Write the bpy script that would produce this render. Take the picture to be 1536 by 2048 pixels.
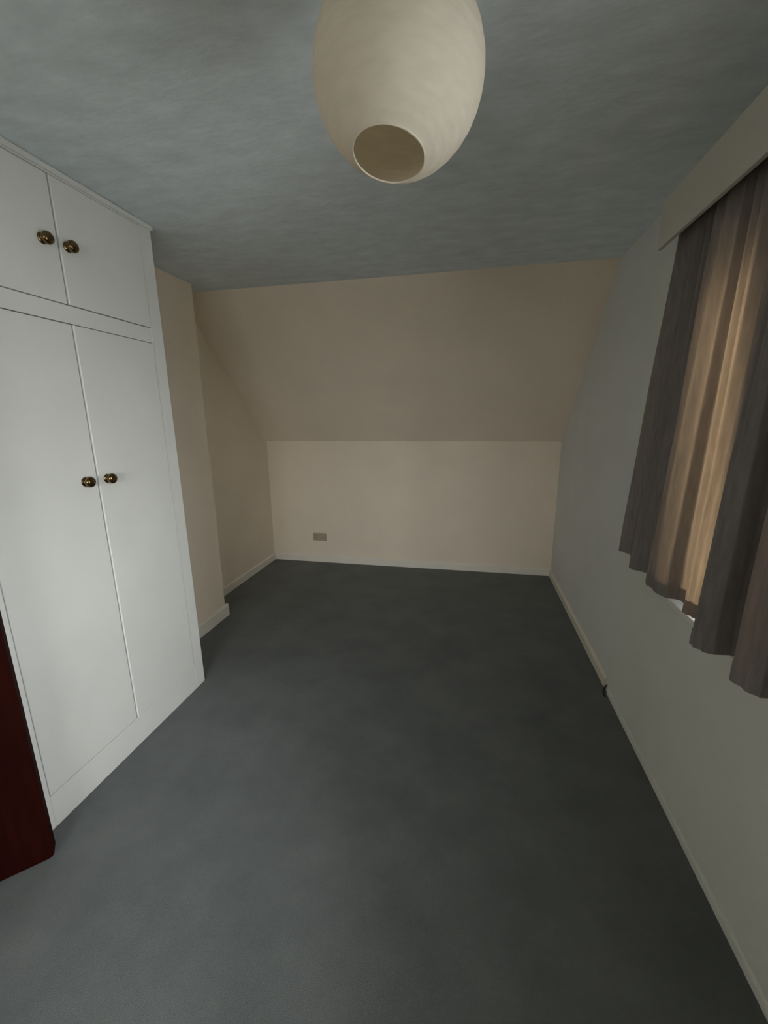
import bpy, bmesh, math, random
from mathutils import Vector, Matrix, noise

for o in list(bpy.data.objects):
    bpy.data.objects.remove(o, do_unlink=True)
scene = bpy.context.scene
col = scene.collection
PI = math.pi

# ------------------------------------------------------------------ camera
cam_data = bpy.data.cameras.new('camera')
cam = bpy.data.objects.new('camera', cam_data)
col.objects.link(cam)
RIGHT = Vector((0.97921761, 0.20253948, -0.01051812))
UP = Vector((-0.03502195, 0.21994746, 0.97488285))
FWD = Vector((-0.1997657, 0.95425409, -0.22246975))
m = Matrix.Identity(4)
for i in range(3):
    m[i][0], m[i][1], m[i][2] = RIGHT[i], UP[i], -FWD[i]
m[2][3] = 1.5
cam.matrix_world = m
cam_data.sensor_fit = 'HORIZONTAL'
cam_data.sensor_width = 36.0
cam_data.lens = 36.0 * 818.0 / 1536.0
cam_data.clip_start = 0.02
scene.camera = cam

# ------------------------------------------------------------------ world: overcast daylight
world = bpy.data.worlds.new('overcast_sky')
scene.world = world
world.use_nodes = True
wn = world.node_tree
wn.nodes.clear()
w_out = wn.nodes.new('ShaderNodeOutputWorld')
w_bg = wn.nodes.new('ShaderNodeBackground')
w_tc = wn.nodes.new('ShaderNodeTexCoord')
w_sep = wn.nodes.new('ShaderNodeSeparateXYZ')
w_map = wn.nodes.new('ShaderNodeMapRange')
w_map.inputs[1].default_value = -1.0
w_map.inputs[2].default_value = 1.0
w_ramp = wn.nodes.new('ShaderNodeValToRGB')
e = w_ramp.color_ramp.elements
e[0].position = 0.0
e[0].color = (0.33, 0.32, 0.31, 1)          # ground far below
e[1].position = 1.0
e[1].color = (0.97, 0.95, 0.98, 1)           # zenith
k = e.new(0.47); k.color = (0.40, 0.39, 0.38, 1)
k = e.new(0.53); k.color = (0.95, 0.93, 0.94, 1)
wn.links.new(w_tc.outputs['Generated'], w_sep.inputs[0])
wn.links.new(w_sep.outputs[2], w_map.inputs[0])
wn.links.new(w_map.outputs[0], w_ramp.inputs[0])
wn.links.new(w_ramp.outputs[0], w_bg.inputs[0])
w_bg.inputs[1].default_value = 1.0
wn.links.new(w_bg.outputs[0], w_out.inputs[0])

scene.cycles.diffuse_bounces = 5
scene.cycles.use_adaptive_sampling = True
scene.cycles.adaptive_threshold = 0.06
scene.cycles.use_denoising = True
scene.view_settings.view_transform = 'Standard'
scene.view_settings.look = 'None'
scene.view_settings.gamma = 1.0
scene.view_settings.use_curve_mapping = False
scene.view_settings.exposure = 4.45

# ------------------------------------------------------------------ room numbers (metres, floor z = 0)
X_R = 0.796          # right wall by the window
X_RF = 0.808         # right wall beyond the joint
Y_J = 2.227          # where the two meet
X_L = -2.0723        # left wall in the alcove
X_P = -1.8347        # chimney breast face
Y_P = 2.6492         # chimney breast far corner
Y_B = 3.9752         # low end wall
Y_S = 2.8197         # slope meets ceiling
Z_C = 2.3817
Z_K = 1.2818
X_W = -1.4873        # wardrobe front
W0, W1 = 0.900, 1.8787
Y_N = -0.45          # partition behind the camera; doorway and landing are added to let in light
Y_H = -3.60          # end wall of the added landing
X_HL, X_HR = -1.70, 1.80
O_X0, O_X1, O_Z = -1.10, -0.10, 2.02  # added doorway, placed to steer the landing light
X_LN = -1.94         # left wall by the door
WIN_Y0, WIN_Y1, WIN_Z0, WIN_Z1 = 0.25, 1.66, 0.815, 1.99
W2_X0, W2_X1, W2_Z0, W2_Z1 = -1.45, 1.45, 0.70, 2.20   # added landing window, an unseen light source


# ------------------------------------------------------------------ materials
def new_mat(name):
    mt = bpy.data.materials.new(name)
    mt.use_nodes = True
    nt = mt.node_tree
    b = nt.nodes.get('Principled BSDF')
    return mt, nt, b


def paint(name, rgb, rough=0.6, bump=0.1, scale=60.0, mottled=0.04, mscale=3.0, spec=0.3, stretch=(1, 1, 1), detail=2.0, dist=0.01):
    """painted / woven surface: base colour with slight mottling, fine relief"""
    mt, nt, b = new_mat(name)
    tc = nt.nodes.new('ShaderNodeTexCoord')
    mp = nt.nodes.new('ShaderNodeMapping')
    mp.inputs['Scale'].default_value = stretch
    nt.links.new(tc.outputs['Object'], mp.inputs[0])
    n1 = nt.nodes.new('ShaderNodeTexNoise')
    n1.inputs['Scale'].default_value = mscale
    n1.inputs['Detail'].default_value = 3.0
    n1.inputs['Roughness'].default_value = 0.6
    nt.links.new(mp.outputs[0], n1.inputs['Vector'])
    rp = nt.nodes.new('ShaderNodeValToRGB')
    lo = [max(0, c * (1 - mottled * 2)) for c in rgb]
    hi = [min(1, c * (1 + mottled * 2)) for c in rgb]
    rp.color_ramp.elements[0].position = 0.25
    rp.color_ramp.elements[1].position = 0.75
    rp.color_ramp.elements[0].color = (*lo, 1)
    rp.color_ramp.elements[1].color = (*hi, 1)
    nt.links.new(n1.outputs[0], rp.inputs[0])
    nt.links.new(rp.outputs[0], b.inputs['Base Color'])
    b.inputs['Roughness'].default_value = rough
    b.inputs['Specular IOR Level'].default_value = spec
    if bump:
        n2 = nt.nodes.new('ShaderNodeTexNoise')
        n2.inputs['Scale'].default_value = scale
        n2.inputs['Detail'].default_value = detail
        nt.links.new(mp.outputs[0], n2.inputs['Vector'])
        bp = nt.nodes.new('ShaderNodeBump')
        bp.inputs['Strength'].default_value = bump
        bp.inputs['Distance'].default_value = dist
        nt.links.new(n2.outputs[0], bp.inputs['Height'])
        nt.links.new(bp.outputs[0], b.inputs['Normal'])
    return mt


def plain(name, rgb, rough=0.5, metal=0.0, spec=0.4):
    return paint(name, rgb, rough, 0.03, 200.0, 0.02, 20.0, spec) if not metal else metal_mat(name, rgb, rough)


def metal_mat(name, rgb, rough):
    mt = paint(name, rgb, rough, 0.02, 120.0, 0.15, 60.0)
    mt.node_tree.nodes['Principled BSDF'].inputs['Metallic'].default_value = 1.0
    return mt


M = {}
M['wall'] = paint('cream_wall_paint', (0.83, 0.735, 0.605), 0.75, 0.12, 90.0, 0.02, 2.0, 0.2)
M['wall_window'] = paint('window_wall_paint', (0.72, 0.755, 0.72), 0.75, 0.12, 90.0, 0.02, 2.0, 0.2)
M['wall_far'] = paint('pale_wall_paint', (0.73, 0.755, 0.755), 0.75, 0.12, 90.0, 0.02, 2.0, 0.2)
M['ceiling'] = paint('stippled_ceiling_paint', (0.735, 0.81, 0.845), 0.85, 0.18, 40.0, 0.05, 11.0, 0.15, stretch=(0.7, 1.4, 1), detail=3.0, dist=0.010)
M['skirting'] = paint('gloss_skirting_paint', (0.80, 0.76, 0.68), 0.4, 0.04, 40.0, 0.02, 4.0, 0.4)
M['white'] = paint('white_wardrobe_paint', (0.79, 0.80, 0.775), 0.42, 0.06, 35.0, 0.015, 3.0, 0.35)
M['inside'] = paint('wardrobe_inside_board', (0.30, 0.27, 0.22), 0.8, 0.05, 60.0, 0.03)
M['pelmet'] = paint('pelmet_paint', (0.60, 0.585, 0.52), 0.6, 0.08, 60.0, 0.02, 3.0, 0.25)
M['frame'] = paint('white_window_paint', (0.80, 0.80, 0.78), 0.35, 0.03, 40.0, 0.01, 4.0, 0.4)
M['brass'] = metal_mat('antique_brass', (0.20, 0.135, 0.065), 0.2)
M['socket'] = plain('beige_socket_plastic', (0.42, 0.36, 0.27), 0.45)
M['dark'] = plain('black_plastic', (0.015, 0.014, 0.013), 0.5)
M['cord'] = plain('white_flex', (0.75, 0.74, 0.70), 0.4)
M['wire'] = metal_mat('shade_wire', (0.55, 0.52, 0.45), 0.4)
M['door_wood'] = paint('dark_mahogany_stain', (0.016, 0.0022, 0.0012), 0.7, 0.05, 30.0, 0.18, 6.0, 0.04, stretch=(6, 6, 0.6))


def carpet_mat():
    mt, nt, b = new_mat('blue_green_carpet_pile')
    L = nt.links.new
    tc = nt.nodes.new('ShaderNodeTexCoord')
    big = nt.nodes.new('ShaderNodeTexNoise')
    big.inputs['Scale'].default_value = 3.4
    big.inputs['Detail'].default_value = 5.0
    big.inputs['Roughness'].default_value = 0.62
    L(tc.outputs['Object'], big.inputs['Vector'])
    fine = nt.nodes.new('ShaderNodeTexNoise')
    fine.inputs['Scale'].default_value = 420.0
    fine.inputs['Detail'].default_value = 3.0
    L(tc.outputs['Object'], fine.inputs['Vector'])
    rp = nt.nodes.new('ShaderNodeValToRGB')
    rp.color_ramp.elements[0].position = 0.30
    rp.color_ramp.elements[0].color = (0.110, 0.122, 0.122, 1)
    rp.color_ramp.elements[1].position = 0.72
    rp.color_ramp.elements[1].color = (0.158, 0.171, 0.168, 1)
    L(big.outputs[0], rp.inputs[0])
    rf = nt.nodes.new('ShaderNodeMapRange')
    rf.inputs[3].default_value = 0.78
    rf.inputs[4].default_value = 1.22
    L(fine.outputs[0], rf.inputs[0])
    mx = nt.nodes.new('ShaderNodeMix')
    mx.data_type = 'RGBA'
    mx.blend_type = 'MULTIPLY'
    mx.inputs[0].default_value = 1.0
    L(rp.outputs[0], mx.inputs[6])
    L(rf.outputs[0], mx.inputs[7])
    L(mx.outputs[2], b.inputs['Base Color'])
    b.inputs['Roughness'].default_value = 0.95
    b.inputs['Specular IOR Level'].default_value = 0.1
    b.inputs['Sheen Weight'].default_value = 0.15
    b.inputs['Sheen Roughness'].default_value = 0.5
    bp = nt.nodes.new('ShaderNodeBump')
    bp.inputs['Strength'].default_value = 0.4
    bp.inputs['Distance'].default_value = 0.004
    L(fine.outputs[0], bp.inputs['Height'])
    L(bp.outputs[0], b.inputs['Normal'])
    return mt


M['carpet'] = carpet_mat()


def thin_sheet(name, rgb_front, rgb_through, share, rough_scale, bump, stretch, vary=1.0):
    """cloth or paper: part of the light is scattered through the sheet"""
    mt = bpy.data.materials.new(name)
    mt.use_nodes = True
    nt = mt.node_tree
    nt.nodes.clear()
    L = nt.links.new
    out = nt.nodes.new('ShaderNodeOutputMaterial')
    d = nt.nodes.new('ShaderNodeBsdfDiffuse')
    t = nt.nodes.new('ShaderNodeBsdfTranslucent')
    mix = nt.nodes.new('ShaderNodeMixShader')
    tc = nt.nodes.new('ShaderNodeTexCoord')
    mp = nt.nodes.new('ShaderNodeMapping')
    mp.inputs['Scale'].default_value = stretch
    n = nt.nodes.new('ShaderNodeTexNoise')
    n.inputs['Scale'].default_value = rough_scale
    n.inputs['Detail'].default_value = 5.0
    L(tc.outputs['Object'], mp.inputs[0])
    L(mp.outputs[0], n.inputs['Vector'])
    for node, rgb in ((d, rgb_front), (t, rgb_through)):
        rp = nt.nodes.new('ShaderNodeValToRGB')
        rp.color_ramp.elements[0].position = 0.3
        rp.color_ramp.elements[1].position = 0.7
        rp.color_ramp.elements[0].color = (*[c * (1 - 0.12 * vary) for c in rgb], 1)
        rp.color_ramp.elements[1].color = (*[min(1, c * (1 + 0.1 * vary)) for c in rgb], 1)
        L(n.outputs[0], rp.inputs[0])
        L(rp.outputs[0], node.inputs[0])
    bp = nt.nodes.new('ShaderNodeBump')
    bp.inputs['Strength'].default_value = bump
    bp.inputs['Distance'].default_value = 0.004
    L(n.outputs[0], bp.inputs['Height'])
    L(bp.outputs[0], d.inputs['Normal'])
    mix.inputs[0].default_value = share
    L(d.outputs[0], mix.inputs[1])
    L(t.outputs[0], mix.inputs[2])
    L(mix.outputs[0], out.inputs[0])
    return mt


M['paper'] = thin_sheet('cream_lantern_paper', (0.66, 0.63, 0.545), (0.92, 0.72, 0.46), 0.24, 26.0, 0.12, (1, 1, 3.5), 0.35)
M['curtain'] = thin_sheet('taupe_curtain_cloth', (0.28, 0.265, 0.27), (0.44, 0.28, 0.15), 0.24, 90.0, 0.2, (1, 1, 0.15))


def glass_mat():
    mt = bpy.data.materials.new('window_glass')
    mt.use_nodes = True
    nt = mt.node_tree
    nt.nodes.clear()
    L = nt.links.new
    out = nt.nodes.new('ShaderNodeOutputMaterial')
    tr = nt.nodes.new('ShaderNodeBsdfTransparent')
    tr.inputs[0].default_value = (0.95, 0.97, 0.96, 1)
    gl = nt.nodes.new('ShaderNodeBsdfGlossy')
    gl.inputs['Roughness'].default_value = 0.02
    fr = nt.nodes.new('ShaderNodeFresnel')
    fr.inputs[0].default_value = 1.45
    mix = nt.nodes.new('ShaderNodeMixShader')
    L(fr.outputs[0], mix.inputs[0])
    L(tr.outputs[0], mix.inputs[1])
    L(gl.outputs[0], mix.inputs[2])
    L(mix.outputs[0], out.inputs[0])
    return mt


M['glass'] = glass_mat()


# ------------------------------------------------------------------ mesh helpers
def link(name, bm, mat, parent=None, smooth=False, loc=None):
    bmesh.ops.recalc_face_normals(bm, faces=bm.faces[:])
    me = bpy.data.meshes.new(name)
    bm.to_mesh(me)
    bm.free()
    me.materials.append(mat)
    if smooth:
        for p in me.polygons:
            p.use_smooth = True
    o = bpy.data.objects.new(name, me)
    col.objects.link(o)
    if loc is not None:
        o.location = loc
    if parent is not None:
        o.parent = parent
    return o


def box(bm, x0, x1, y0, y1, z0, z1, bevel=0.0, seg=2):
    r = bmesh.ops.create_cube(bm, size=1.0)
    vs = r['verts']
    for v in vs:
        v.co = Vector(((x0 + x1) / 2 + v.co.x * (x1 - x0), (y0 + y1) / 2 + v.co.y * (y1 - y0), (z0 + z1) / 2 + v.co.z * (z1 - z0)))
    if bevel:
        es = list({e for v in vs for e in v.link_edges})
        bmesh.ops.bevel(bm, geom=es, offset=bevel, segments=seg, profile=0.5, affect='EDGES')
    return vs


def boxes(*rects, bevel=0.0):
    bm = bmesh.new()
    for r in rects:
        box(bm, *r, bevel=bevel)
    return bm


def prism(bm, profile, axis, a0, a1):
    """extrude a closed 2D profile along an axis ('x': profile is (y,z); 'y': profile is (x,z))"""
    def P(u, v, a):
        return (a, u, v) if axis == 'x' else (u, a, v)
    A = [bm.verts.new(P(u, v, a0)) for u, v in profile]
    B = [bm.verts.new(P(u, v, a1)) for u, v in profile]
    n = len(profile)
    bm.faces.new(A)
    bm.faces.new(B[::-1])
    for i in range(n):
        bm.faces.new((A[i], A[(i + 1) % n], B[(i + 1) % n], B[i]))


def lathe(bm, prof, n=32, origin=(0, 0, 0), axis='z'):
    """prof: list of (radius, height)"""
    rings = []
    for r, h in prof:
        ring = []
        for i in range(n):
            a = 2 * PI * i / n
            c, s = r * math.cos(a), r * math.sin(a)
            p = {'z': (c, s, h), 'x': (h, c, s), 'y': (c, h, s)}[axis]
            ring.append(bm.verts.new(Vector(origin) + Vector(p)))
        rings.append(ring)
    for A, B in zip(rings, rings[1:]):
        for i in range(n):
            bm.faces.new((A[i], A[(i + 1) % n], B[(i + 1) % n], B[i]))
    bm.faces.new(rings[0][::-1])
    bm.faces.new(rings[-1])


def tube(bm, pts, r, n=10, closed=False):
    pts = [Vector(p) for p in pts]
    N = len(pts)
    rings = []
    for i, p in enumerate(pts):
        a = pts[i - 1] if (i > 0 or closed) else p
        b = pts[(i + 1) % N] if (i < N - 1 or closed) else p
        t = (b - a).normalized()
        ref = Vector((0, 0, 1)) if abs(t.z) < 0.9 else Vector((1, 0, 0))
        u = t.cross(ref).normalized()
        v = t.cross(u)
        rings.append([bm.verts.new(p + u * r * math.cos(2 * PI * k / n) + v * r * math.sin(2 * PI * k / n)) for k in range(n)])
    pairs = list(zip(rings, rings[1:]))
    if closed:
        pairs.append((rings[-1], rings[0]))
    for A, B in pairs:
        for i in range(n):
            bm.faces.new((A[i], A[(i + 1) % n], B[(i + 1) % n], B[i]))
    if not closed:
        bm.faces.new(rings[0][::-1])
        bm.faces.new(rings[-1])


def empty(name, loc):
    o = bpy.data.objects.new(name, None)
    o.empty_display_size = 0.1
    o.location = loc
    col.objects.link(o)
    return o


def tag(o, label=None, cat=None, group=None, kind=None):
    if label:
        o['label'] = label
    if cat:
        o['category'] = cat
    if group:
        o['group'] = group
    if kind:
        o['kind'] = kind
    return o


def struct(name, bm, mat, label, cat):
    return tag(link(name, bm, mat), label, cat, kind='structure')


def rel(o, base):
    """shift mesh data so that the object can hang under an Empty at base"""
    o.data.transform(Matrix.Translation(-Vector(base)))
    return o


def part(name, bm, mat, parent, base, smooth=False):
    return rel(link(name, bm, mat, parent, smooth), base)


# ------------------------------------------------------------------ room shell
T = 0.22
struct('floor', boxes((X_L - T, X_R + T, Y_N - T, Y_B + T, -0.10, 0.0)), M['carpet'],
       'dark blue-grey carpet covering the whole floor', 'carpet')
struct('ceiling', boxes((X_L - T, X_R + T, Y_N - T, Y_S + 0.12, Z_C, Z_C + 0.12)), M['ceiling'],
       'flat grey stippled ceiling above the paper lantern', 'ceiling')
# sloping ceiling slab
sl = Vector((0, Y_B - Y_S, Z_K - Z_C)).normalized()
nx = Vector((0, -sl.z, sl.y))           # outward, up and away
if nx.z < 0:
    nx = -nx
bm = bmesh.new()
a = Vector((0, Y_S, Z_C)); b_ = Vector((0, Y_B, Z_K))
a2 = a + nx * 0.12; b2 = b_ + sl * 0.12
b3 = b2 + nx * 0.12
prism(bm, [(a.y, a.z), (b_.y, b_.z), (b2.y, b2.z), (b3.y, b3.z), (a2.y, a2.z)], 'x', X_L - T, X_RF + T)
struct('ceiling_slope', bm, M['wall'], 'cream sloping ceiling above the low end wall', 'sloped ceiling')
struct('wall_back', boxes((X_L - T, X_RF + T, Y_B, Y_B + T, 0.0, Z_K + 0.06)), M['wall'],
       'low cream end wall under the sloping ceiling', 'wall')
struct('wall_left', boxes((X_L - T, X_L, W0 - 0.03, Y_B, 0.0, Z_C)), M['wall'],
       'cream left wall of the alcove beyond the chimney breast', 'wall')
struct('wall_left_near', boxes((X_L - T, X_LN, Y_N, W0 - 0.03, 0.0, Z_C)), M['wall'],
       'cream left wall beside the wardrobe where the brown door hangs', 'wall')
struct('wall_front', boxes((X_L - T, O_X0, Y_N - 0.12, Y_N, 0.0, Z_C), (O_X1, X_R + T, Y_N - 0.12, Y_N, 0.0, Z_C), (O_X0, O_X1, Y_N - 0.12, Y_N, O_Z, Z_C)),
       M['wall'], 'unseen cream partition wall with a doorway added to aim light at the sloping ceiling', 'wall')
YH1 = Y_N - 0.12  # unseen landing, added as a light path to the end wall
struct('floor_added_landing', boxes((X_HL - T, X_HR + T, Y_H - T, Y_N - T, -0.10, 0.0)), M['carpet'], 'dark blue-grey carpet on the added unseen landing', 'carpet')
struct('ceiling_added_landing', boxes((X_HL - T, X_HR + T, Y_H - T, Y_N - T, Z_C, Z_C + 0.12)), M['ceiling'], 'flat ceiling over the added unseen landing', 'ceiling')
struct('wall_added_landing_left', boxes((X_HL - T, X_HL, Y_H, YH1, 0.0, Z_C)), M['wall'], 'cream left wall of the added unseen landing', 'wall')
struct('wall_added_landing_right', boxes((X_HR, X_HR + T, Y_H, YH1, 0.0, Z_C), (X_R + T, X_HR + T, YH1, YH1 + 0.12, 0.0, Z_C)), M['wall'], 'cream right wall of the added unseen landing', 'wall')
struct('wall_added_landing_end', boxes((X_HL - T, W2_X0, Y_H - T, Y_H, 0.0, Z_C), (W2_X1, X_HR + T, Y_H - T, Y_H, 0.0, Z_C),
                                 (W2_X0, W2_X1, Y_H - T, Y_H, 0.0, W2_Z0 - 0.025), (W2_X0, W2_X1, Y_H - T, Y_H, W2_Z1, Z_C)),
       M['wall'], 'cream end wall of the added unseen landing around its light window', 'wall')
bm = bmesh.new()
box(bm, X_L - 0.02, X_P, W1 + 0.006, Y_P, 0.0, Z_C, bevel=0.006)
struct('wall_chimney_breast', bm, M['wall'], 'shallow wall projection standing next to the white wardrobe', 'wall')
struct('wall_right', boxes((X_R, X_R + T, Y_N, WIN_Y0, 0.0, Z_C), (X_R, X_R + T, WIN_Y1, Y_J, 0.0, Z_C),
                           (X_R, X_R + T, WIN_Y0, WIN_Y1, 0.0, WIN_Z0 - 0.025), (X_R, X_R + T, WIN_Y0, WIN_Y1, WIN_Z1, Z_C)),
       M['wall_window'], 'right wall below and around the curtained window', 'wall')
struct('wall_right_far', boxes((X_RF, X_R + T, Y_J, Y_B, 0.0, Z_C)), M['wall_far'],
       'right wall section between the curtain and the low end wall', 'wall')

# skirting boards: rounded top edge
def skirt_profile(h, t):
    return [(0, 0), (t, 0), (t, h - 0.012), (t * 0.75, h - 0.004), (t * 0.4, h), (0, h)]

SH, ST = 0.072, 0.016
bm = bmesh.new()
prism(bm, [(Y_B - u, v) for u, v in skirt_profile(SH, ST)], 'x', X_L, X_RF)
struct('baseboard_back', bm, M['skirting'], 'cream skirting board along the low end wall', 'skirting board')
bm = bmesh.new()
prism(bm, [(X_L + u, v) for u, v in skirt_profile(SH, ST)], 'y', Y_P, Y_B - ST)
struct('baseboard_left', bm, M['skirting'], 'cream skirting board along the left alcove wall', 'skirting board')
bm = bmesh.new()
PH = 0.095
prism(bm, [(X_P + u, v) for u, v in skirt_profile(PH, 0.018)], 'y', W1 + 0.006, Y_P + 0.018)
prism(bm, [(Y_P + u, v) for u, v in skirt_profile(PH, 0.018)], 'x', X_L + ST, X_P + 0.002)
struct('baseboard_chimney', bm, M['skirting'], 'white skirting board around the wall projection by the wardrobe', 'skirting board')
bm = bmesh.new()
prism(bm, [(X_RF - u, v) for u, v in skirt_profile(0.062, ST)], 'y', Y_J + 0.028, Y_B - ST)
struct('baseboard_right_far', bm, M['skirting'], 'cream skirting board on the right wall near the low end wall', 'skirting board')
bm = bmesh.new()
prism(bm, [(X_R - u, v) for u, v in skirt_profile(0.035, 0.006)], 'y', Y_N, Y_J - 0.035)
struct('baseboard_right', bm, M['wall_window'], 'low painted skirting strip under the curtained window', 'skirting board')

# ------------------------------------------------------------------ window in the right wall
wb = (X_R + 0.12, (WIN_Y0 + WIN_Y1) / 2, WIN_Z0)
win = tag(empty('window_1', wb), 'white framed window half hidden behind the grey curtain', 'window', kind='structure')
FX0, FX1 = X_R + 0.10, X_R + 0.155
FW = 0.06
part('window_frame', boxes((FX0, FX1, WIN_Y0, WIN_Y0 + FW, WIN_Z0, WIN_Z1), (FX0, FX1, WIN_Y1 - FW, WIN_Y1, WIN_Z0, WIN_Z1),
                           (FX0, FX1, WIN_Y0 + FW, WIN_Y1 - FW, WIN_Z0, WIN_Z0 + FW), (FX0, FX1, WIN_Y0 + FW, WIN_Y1 - FW, WIN_Z1 - FW, WIN_Z1)),
     M['frame'], win, wb)
POSTS = [(0.60, 0.65), (1.02, 1.405), (1.505, 1.60)]      # last two are unseen posts added to block light behind the curtain
for y0, y1 in POSTS:
    part('mullion_or_light_block', boxes((FX0 if y1 - y0 < 0.2 else X_R + 0.012, FX1, y0, y1, WIN_Z0 + FW, WIN_Z1 - FW)), M['frame'], win, wb)
edges = [WIN_Y0 + FW] + [v for p in POSTS for v in p] + [WIN_Y1 - FW]
for i in range(len(POSTS)):
    part('pane', boxes((FX0 + 0.025, FX0 + 0.029, edges[2 * i], edges[2 * i + 1], WIN_Z0 + FW, WIN_Z1 - FW)), M['glass'], win, wb)
bm = bmesh.new()
box(bm, X_R - 0.028, X_R + T, WIN_Y0 - 0.0, WIN_Y1 + 0.0, WIN_Z0 - 0.025, WIN_Z0, bevel=0.004)
part('window_sill', bm, M['frame'], win, wb)

# ------------------------------------------------------------------ added landing window, unseen: brightens the far end of the room
wb2 = ((W2_X0 + W2_X1) / 2, Y_H - 0.12, W2_Z0)
win2 = tag(empty('added_light_window', wb2), 'unseen wide white framed window added on the landing to light the back wall', 'window', kind='structure')
GY0, GY1 = Y_H - 0.155, Y_H - 0.10
part('window_frame', boxes((W2_X0, W2_X0 + FW, GY0, GY1, W2_Z0, W2_Z1), (W2_X1 - FW, W2_X1, GY0, GY1, W2_Z0, W2_Z1),
                           (W2_X0 + FW, W2_X1 - FW, GY0, GY1, W2_Z0, W2_Z0 + FW), (W2_X0 + FW, W2_X1 - FW, GY0, GY1, W2_Z1 - FW, W2_Z1)),
     M['frame'], win2, wb2)
xm = (W2_X0 + W2_X1) / 2
part('mullion_or_light_block', boxes((xm - 0.03, xm + 0.03, GY0, GY1, W2_Z0 + FW, W2_Z1 - FW)), M['frame'], win2, wb2)
for x0, x1 in ((W2_X0 + FW, xm - 0.03), (xm + 0.03, W2_X1 - FW)):
    part('pane', boxes((x0, x1, GY0 + 0.025, GY0 + 0.029, W2_Z0 + FW, W2_Z1 - FW)), M['glass'], win2, wb2)
bm = bmesh.new()
box(bm, W2_X0, W2_X1, Y_H - T, Y_H + 0.02, W2_Z0 - 0.025, W2_Z0, bevel=0.004)
part('window_sill', bm, M['frame'], win2, wb2)

# sampling portals filling the window openings (they give off no light of their own)
for loc, rot, sx_, sy_ in (((X_R + 0.19, (WIN_Y0 + WIN_Y1) / 2, (WIN_Z0 + WIN_Z1) / 2), (0, PI / 2, 0), WIN_Z1 - WIN_Z0, WIN_Y1 - WIN_Y0),
                           ((xm, Y_H - 0.19, (W2_Z0 + W2_Z1) / 2), (PI / 2, 0, 0), W2_X1 - W2_X0, W2_Z1 - W2_Z0)):
    pl = bpy.data.lights.new('window_portal', 'AREA')
    pl.shape = 'RECTANGLE'
    pl.size, pl.size_y = sx_, sy_
    pl.cycles.is_portal = True
    po = bpy.data.objects.new('window_portal', pl)
    col.objects.link(po)
    po.location = loc
    po.rotation_euler = rot

# ------------------------------------------------------------------ brown door standing open by the wardrobe
P0 = Vector((-1.381, 0.876, 0))
dd = Vector((-0.697, -0.717, 0)).normalized()
DW, DT, DH = 0.74, 0.038, 1.98
ang = math.atan2(dd.y, dd.x)
door = tag(empty('door_1', P0), 'dark red-brown wooden door standing open in front of the wardrobe', 'door', kind='structure')
door.rotation_euler = (0, 0, ang)
bm = bmesh.new()
# leaf lies along +x of the door frame; free edge at x = 0 with softened corners
rr = 0.022
pro = [(DW, 0.008), (DW, DH), (rr, DH)]
for i in range(1, 6):
    t = PI / 2 + i / 6 * PI / 2
    pro.append((rr + rr * math.cos(t), DH - rr + rr * math.sin(t)))
pro.append((0, DH - rr))
for i in range(0, 7):
    t = PI + i / 6 * PI / 2
    pro.append((rr + rr * math.cos(t), 0.008 + rr + rr * math.sin(t)))
prism(bm, pro, 'y', -DT, 0.0)
link('door_leaf', bm, M['door_wood'], door)
for zz in (0.22, 1.0, 1.76):
    bm = bmesh.new()
    lathe(bm, [(0.006, -0.04), (0.006, 0.04)], 12, (DW + 0.006, 0.004, zz))
    link('hinge', bm, M['brass'], door, True)
bm = bmesh.new()
for s, y0 in ((1, 0.0), (-1, -DT)):
    lathe(bm, [(0.024, y0), (0.024, y0 + s * 0.006), (0.010, y0 + s * 0.008), (0.009, y0 + s * 0.03), (0.02, y0 + s * 0.036),
               (0.026, y0 + s * 0.048), (0.022, y0 + s * 0.06), (0.008, y0 + s * 0.065)], 24, (0.065, 0, 1.0), 'y')
link('door_knob', bm, M['brass'], door, True)

# ------------------------------------------------------------------ fitted wardrobe
wbase = Vector(((X_W + X_L) / 2, (W0 + W1) / 2, 0))
ward = tag(empty('wardrobe', wbase), 'tall white fitted wardrobe with brass knobs reaching the ceiling', 'wardrobe')
XB = X_L + 0.004
ZT = Z_C - 0.002
S0, S1 = W0 + 0.070, W1 - 0.076       # inner edges of the stiles
SEAM = 1.391
LB, LT, UB, UT = 0.138, 1.858, 1.928, 2.352
FT = 0.022
bm = boxes((XB, X_W - FT, W0, W0 + 0.018, 0, ZT), (XB, X_W - FT, W1 - 0.018, W1, 0, ZT),
           (XB, XB + 0.012, W0 + 0.018, W1 - 0.018, 0, ZT), (XB, X_W - FT, W0 + 0.018, W1 - 0.018, ZT - 0.018, ZT),
           (XB, X_W - FT, W0 + 0.018, W1 - 0.018, 1.88, 1.90), (XB, X_W - FT, W0 + 0.018, W1 - 0.018, 0.09, 0.11))
part('carcass', bm, M['inside'], ward, wbase)
# face frame
for y0, y1 in ((W0, S0), (S1, W1)):
    bm = bmesh.new(); box(bm, X_W - FT, X_W, y0, y1, 0.0, ZT, bevel=0.003)
    part('stile', bm, M['white'], ward, wbase)
for nm, z0, z1 in (('plinth', 0.0, LB - 0.003), ('middle_rail', LT + 0.003, UB - 0.003), ('top_rail', UT + 0.003, ZT)):
    bm = bmesh.new(); box(bm, X_W - FT, X_W - 0.0005, S0, S1, z0, z1, bevel=0.002)
    part(nm, bm, M['white'], ward, wbase)
bm = bmesh.new(); box(bm, X_W - 0.001, X_W + 0.010, W0, W1 + 0.006, Z_C - 0.022, ZT, bevel=0.004)
part('cornice_strip', bm, M['white'], ward, wbase)


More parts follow.
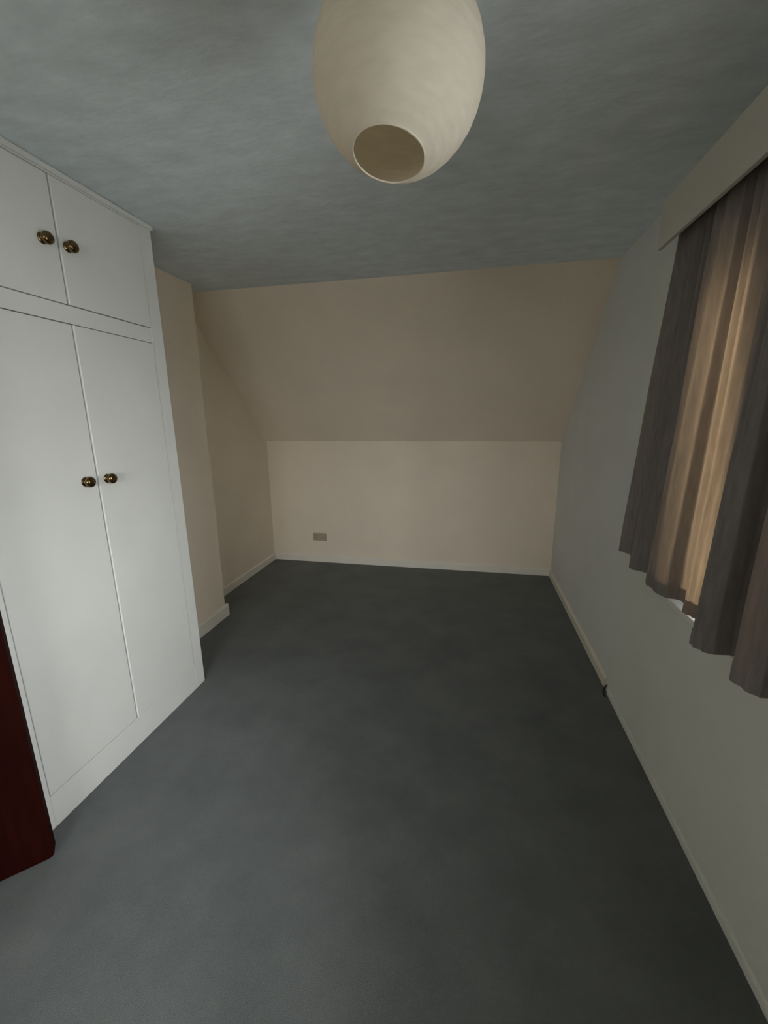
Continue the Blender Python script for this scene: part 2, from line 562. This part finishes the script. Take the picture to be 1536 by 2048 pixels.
def knob_bm(org):
    b = bmesh.new()
    lathe(b, [(0.0185, 0.0), (0.0185, 0.002), (0.0165, 0.004), (0.0115, 0.006), (0.0105, 0.009), (0.0135, 0.0115), (0.0185, 0.015),
              (0.0212, 0.020), (0.0214, 0.025), (0.0195, 0.030), (0.0150, 0.034), (0.0085, 0.036), (0.002, 0.0368)], 32, org, 'x')
    return b


G = 0.0022
doors = [(S0 + G, SEAM - G, LB, LT, 0.000, 1.334, 1.268, 'lower left door'), (SEAM + G, S1 - G, LB, LT, 0.0035, 1.434, 1.268, 'lower right door'),
         (S0 + G, SEAM - G, UB, UT, 0.000, 1.331, 2.127, 'upper left door'), (SEAM + G, S1 - G, UB, UT, 0.0035, 1.424, 2.131, 'upper right door')]
for y0, y1, z0, z1, pr, ky, kz, _ in doors:
    bm = bmesh.new()
    box(bm, X_W - 0.018 + pr, X_W + pr, y0, y1, z0, z1, bevel=0.0035, seg=3)
    d = part('door', bm, M['white'], ward, wbase)
    kb = rel(link('knob', knob_bm((X_W + pr, ky, kz)), M['brass'], d, True), wbase)
    kb['label'] = 'round antique brass knob'

# ------------------------------------------------------------------ paper globe lampshade
LR, LRX = 0.149, 0.1565                # half height and half width: slightly squashed
LC = Vector((-0.153, 0.900, 2.110))
sx_t, sy_t = math.sin(math.radians(-6)), math.sin(math.radians(-10))
down = Vector((sx_t, sy_t, -math.sqrt(1 - sx_t ** 2 - sy_t ** 2)))       # the shade hangs a little askew
RO = 0.068                              # radius of the openings
TH0 = math.asin(RO / LRX)
zt = LR * math.cos(TH0)
hook = LC - down * zt
lamp_o = Vector((hook.x, hook.y, Z_C))
lamp = tag(empty('pendant_lamp', lamp_o), 'round cream paper lantern lampshade hanging from the ceiling', 'lamp')
cen = LC - lamp_o
rq = Vector((0, 0, -1)).rotation_difference(down).to_matrix().to_4x4()
rotm = Matrix.Translation(cen) @ rq @ Matrix.Translation(-cen)
NLAT, NLON, RIBS = 120, 96, 17
bm = bmesh.new()
rings = []
for i in range(NLAT + 1):
    f = i / NLAT
    th = TH0 + (PI - 2 * TH0) * f               # from the top
    ph = f * RIBS
    sc = abs(math.sin(PI * ph))                  # 0 at each rib, 1 between
    ring = []
    for j in range(NLON):
        a = 2 * PI * j / NLON
        dirv = Vector((math.sin(th) * math.cos(a), math.sin(th) * math.sin(a), math.cos(th)))
        w = noise.noise(Vector((math.cos(a) * 3.0, math.sin(a) * 3.0, f * 34.0)))
        w2 = noise.noise(Vector((math.cos(a) * 1.3 + 5, math.sin(a) * 1.3, f * 9.0)))
        r = 1 - 0.0040 * sc + 0.0042 * w * sc + 0.004 * w2
        ring.append(bm.verts.new(rotm @ (cen + Vector((dirv.x * LRX, dirv.y * LRX, dirv.z * LR)) * r)))
    rings.append(ring)
for A, B in zip(rings, rings[1:]):
    for j in range(NLON):
        bm.faces.new((A[j], B[j], B[(j + 1) % NLON], A[(j + 1) % NLON]))
shade = link('shade', bm, M['paper'], lamp, True)
for nm, sgn in (('opening_ring', -1), ('opening_ring', 1)):
    bm = bmesh.new()
    rz = LR * math.cos(TH0) * sgn
    tube(bm, [rotm @ (cen + Vector((RO * math.cos(2 * PI * i / 48), RO * math.sin(2 * PI * i / 48), rz))) for i in range(48)], 0.0018, 8, True)
    link(nm, bm, M['paper'], shade, True)
bm = bmesh.new()
for aa in (0, PI / 2):
    tube(bm, [rotm @ (cen + Vector((RO * math.cos(aa) * s, RO * math.sin(aa) * s, zt))) for s in (-1, -0.3, 0.3, 1)], 0.0012, 6)
link('wire_spider', bm, M['wire'], lamp, True)
bm = bmesh.new()
hz = hook.z - Z_C
lathe(bm, [(0.006, hz + 0.05), (0.014, hz + 0.04), (0.017, hz + 0.015), (0.021, hz + 0.010), (0.021, hz - 0.004), (0.017, hz - 0.008), (0.017, hz - 0.03), (0.013, hz - 0.032)], 24)
link('bulb_holder', bm, M['cord'], lamp, True)
bm = bmesh.new()
tube(bm, [(0, 0, -0.015), (0.001, 0, (hz + 0.05) / 2), (0, 0, hz + 0.045)], 0.0032, 8)
link('cord', bm, M['cord'], lamp, True)
bm = bmesh.new()
lathe(bm, [(0.008, -0.028), (0.022, -0.024), (0.036, -0.012), (0.040, -0.001)], 32)
link('ceiling_rose', bm, M['cord'], lamp, True)

# ------------------------------------------------------------------ pelmet over the window
PX = 0.655
PZ0, PZ1 = 2.097, 2.255
PY0, PY1 = -0.40, 1.868
pb = Vector((X_R, (PY0 + PY1) / 2, PZ0))
pel = tag(empty('pelmet', pb), 'cream boxed curtain pelmet mounted high over the window', 'pelmet')
bm = bmesh.new(); box(bm, PX, PX + 0.015, PY0, PY1, PZ0, PZ1, bevel=0.002)
part('front_board', bm, M['pelmet'], pel, pb)
bm = bmesh.new(); box(bm, PX + 0.0152, X_R - 0.0005, PY0, PY1 - 0.002, PZ1 - 0.016, PZ1 - 0.001, bevel=0.001)
part('top_board', bm, M['pelmet'], pel, pb)
bm = bmesh.new(); box(bm, 0.712, 0.730, PY0 + 0.05, PY1 - 0.01, 2.218, 2.238, bevel=0.003)
part('curtain_track', bm, M['cord'], pel, pb)

# ------------------------------------------------------------------ curtain
BOT = [(0.742, 2.130), (0.772, 2.090), (0.768, 2.030), (0.742, 1.930), (0.710, 1.880), (0.712, 1.862), (0.748, 1.838), (0.766, 1.800), (0.738, 1.742),
       (0.712, 1.722), (0.710, 1.655), (0.718, 1.578), (0.756, 1.556), (0.766, 1.515), (0.740, 1.462), (0.726, 1.446), (0.740, 1.420), (0.764, 1.380),
       (0.752, 1.310), (0.690, 1.262), (0.654, 1.240), (0.656, 1.215), (0.680, 1.190), (0.740, 1.196), (0.764, 1.160), (0.748, 1.120), (0.690, 1.092),
       (0.667, 1.072), (0.668, 1.035), (0.690, 1.003), (0.735, 1.010), (0.758, 0.985), (0.748, 0.955), (0.705, 0.945), (0.690, 0.930)]


def spline(P, n):
    out = []
    for i in range(len(P) - 1):
        p0 = Vector(P[max(i - 1, 0)]); p1 = Vector(P[i]); p2 = Vector(P[i + 1]); p3 = Vector(P[min(i + 2, len(P) - 1)])
        for k in range(n):
            t = k / n
            out.append(0.5 * ((2 * p1) + (-p0 + p2) * t + (2 * p0 - 5 * p1 + 4 * p2 - p3) * t * t + (-p0 + 3 * p1 - 3 * p2 + p3) * t ** 3))
    out.append(Vector(P[-1]))
    return out


path = spline(BOT, 10)
HZ0, HZ1 = 0.848, 2.214
NZ = 48


def curtain_pt(i, f):
    """f: 0 at the hem, 1 at the heading"""
    p = path[i]
    s = i / (len(path) - 1)
    ytop = 0.985 + (p.y - 0.985) * 0.785
    pl = 0.012 * math.sin(2 * PI * (s * 30 + 0.6 * noise.noise(Vector((s * 7, 0, 4.4)))))
    xtop = 0.716 + (p.x - 0.72) * 0.45 + pl
    g = f ** 1.15
    wob = 0.006 * noise.noise(Vector((s * 22, f * 2.2, 3.1))) * (1 - f * 0.5)
    fine = 0.0035 * math.sin(2 * PI * (s * 41 + 0.8 * noise.noise(Vector((s * 9, f * 1.3, 6.1))))) * (1 - f)
    x = p.x + (xtop - p.x) * g + wob + fine
    y = p.y + (ytop - p.y) * g + 0.006 * noise.noise(Vector((s * 16, f * 2.0, 8.7)))
    z = HZ0 + (HZ1 - HZ0) * f + (1 - f) * 0.006 * noise.noise(Vector((s * 9, 0, 1.7)))
    return Vector((min(x, X_R - 0.008), y, z))


cbase = Vector((0.72, 1.5, HZ0))
cur = tag(empty('curtain', cbase), 'dark taupe gathered curtain hanging under the pelmet', 'curtain')


def sheet(f0, f1, nz, off=0.0, i0=0):
    b = bmesh.new()
    rows = []
    for k in range(nz + 1):
        f = f0 + (f1 - f0) * k / nz
        pts = [curtain_pt(i, f) for i in range(len(path))]
        if off:
            q = []
            for i, p in enumerate(pts):
                t = pts[min(i + 1, len(pts) - 1)] - pts[max(i - 1, 0)]
                nrm = Vector((t.y, -t.x, 0)).normalized()
                q.append(p + nrm * off)
            pts = q
        rows.append([b.verts.new(p) for p in pts[i0:]])
    for A, B in zip(rows, rows[1:]):
        for i in range(len(A) - 1):
            b.faces.new((A[i], A[i + 1], B[i + 1], B[i]))
    return b


part('fabric', sheet(0.0, 1.0, NZ), M['curtain'], cur, cbase, True)
part('hem', sheet(0.001, 0.036, 2, 0.0016), M['curtain'], cur, cbase, True)
part('added_light_block_layer', sheet(0.0, 0.955, NZ, -0.003, int(len(path) * 0.58)), M['curtain'], cur, cbase, True)  # second layer added to cut the light through the near folds
part('heading_tape', sheet(0.955, 1.0, 2, 0.0016), M['curtain'], cur, cbase, True)

# ------------------------------------------------------------------ double socket on the end wall
sx, sz = -1.5345, 0.277
sbase = Vector((sx, Y_B, sz))
soc = tag(empty('wall_socket', sbase), 'beige double power socket low on the end wall', 'socket')
bm = bmesh.new(); box(bm, sx - 0.073, sx + 0.073, Y_B - 0.010, Y_B - 0.0002, sz - 0.043, sz + 0.043, bevel=0.004)
part('faceplate', bm, M['socket'], soc, sbase)
for s in (-1, 1):
    cx = sx + s * 0.036
    bm = bmesh.new(); box(bm, cx - s * 0.022 - 0.006, cx - s * 0.022 + 0.006, Y_B - 0.0135, Y_B - 0.009, sz + 0.008, sz + 0.030, bevel=0.0015)
    part('switch', bm, M['socket'], soc, sbase)
    bm = boxes((cx + s * 0.006 - 0.002, cx + s * 0.006 + 0.002, Y_B - 0.0104, Y_B - 0.0095, sz + 0.006, sz + 0.016),
               (cx + s * 0.006 - 0.014, cx + s * 0.006 - 0.008, Y_B - 0.0104, Y_B - 0.0095, sz - 0.016, sz - 0.012),
               (cx + s * 0.006 + 0.008, cx + s * 0.006 + 0.014, Y_B - 0.0104, Y_B - 0.0095, sz - 0.016, sz - 0.012))
    part('pin_slots', bm, M['dark'], soc, sbase)

# ------------------------------------------------------------------ cable end in the skirting gap
bm = bmesh.new()
cp = spline([(0.800, 2.214), (0.786, 2.212), (0.776, 2.200), (0.772, 2.180), (0.776, 2.160)], 6)
tube(bm, [(p.x, p.y, 0.045 - 0.040 * min(1, i / 14) + 0.0005) for i, p in enumerate(cp)], 0.0045, 10)
tag(link('cable', bm, M['dark'], None, True), 'short black cable end poking from the gap in the right skirting', 'cable')
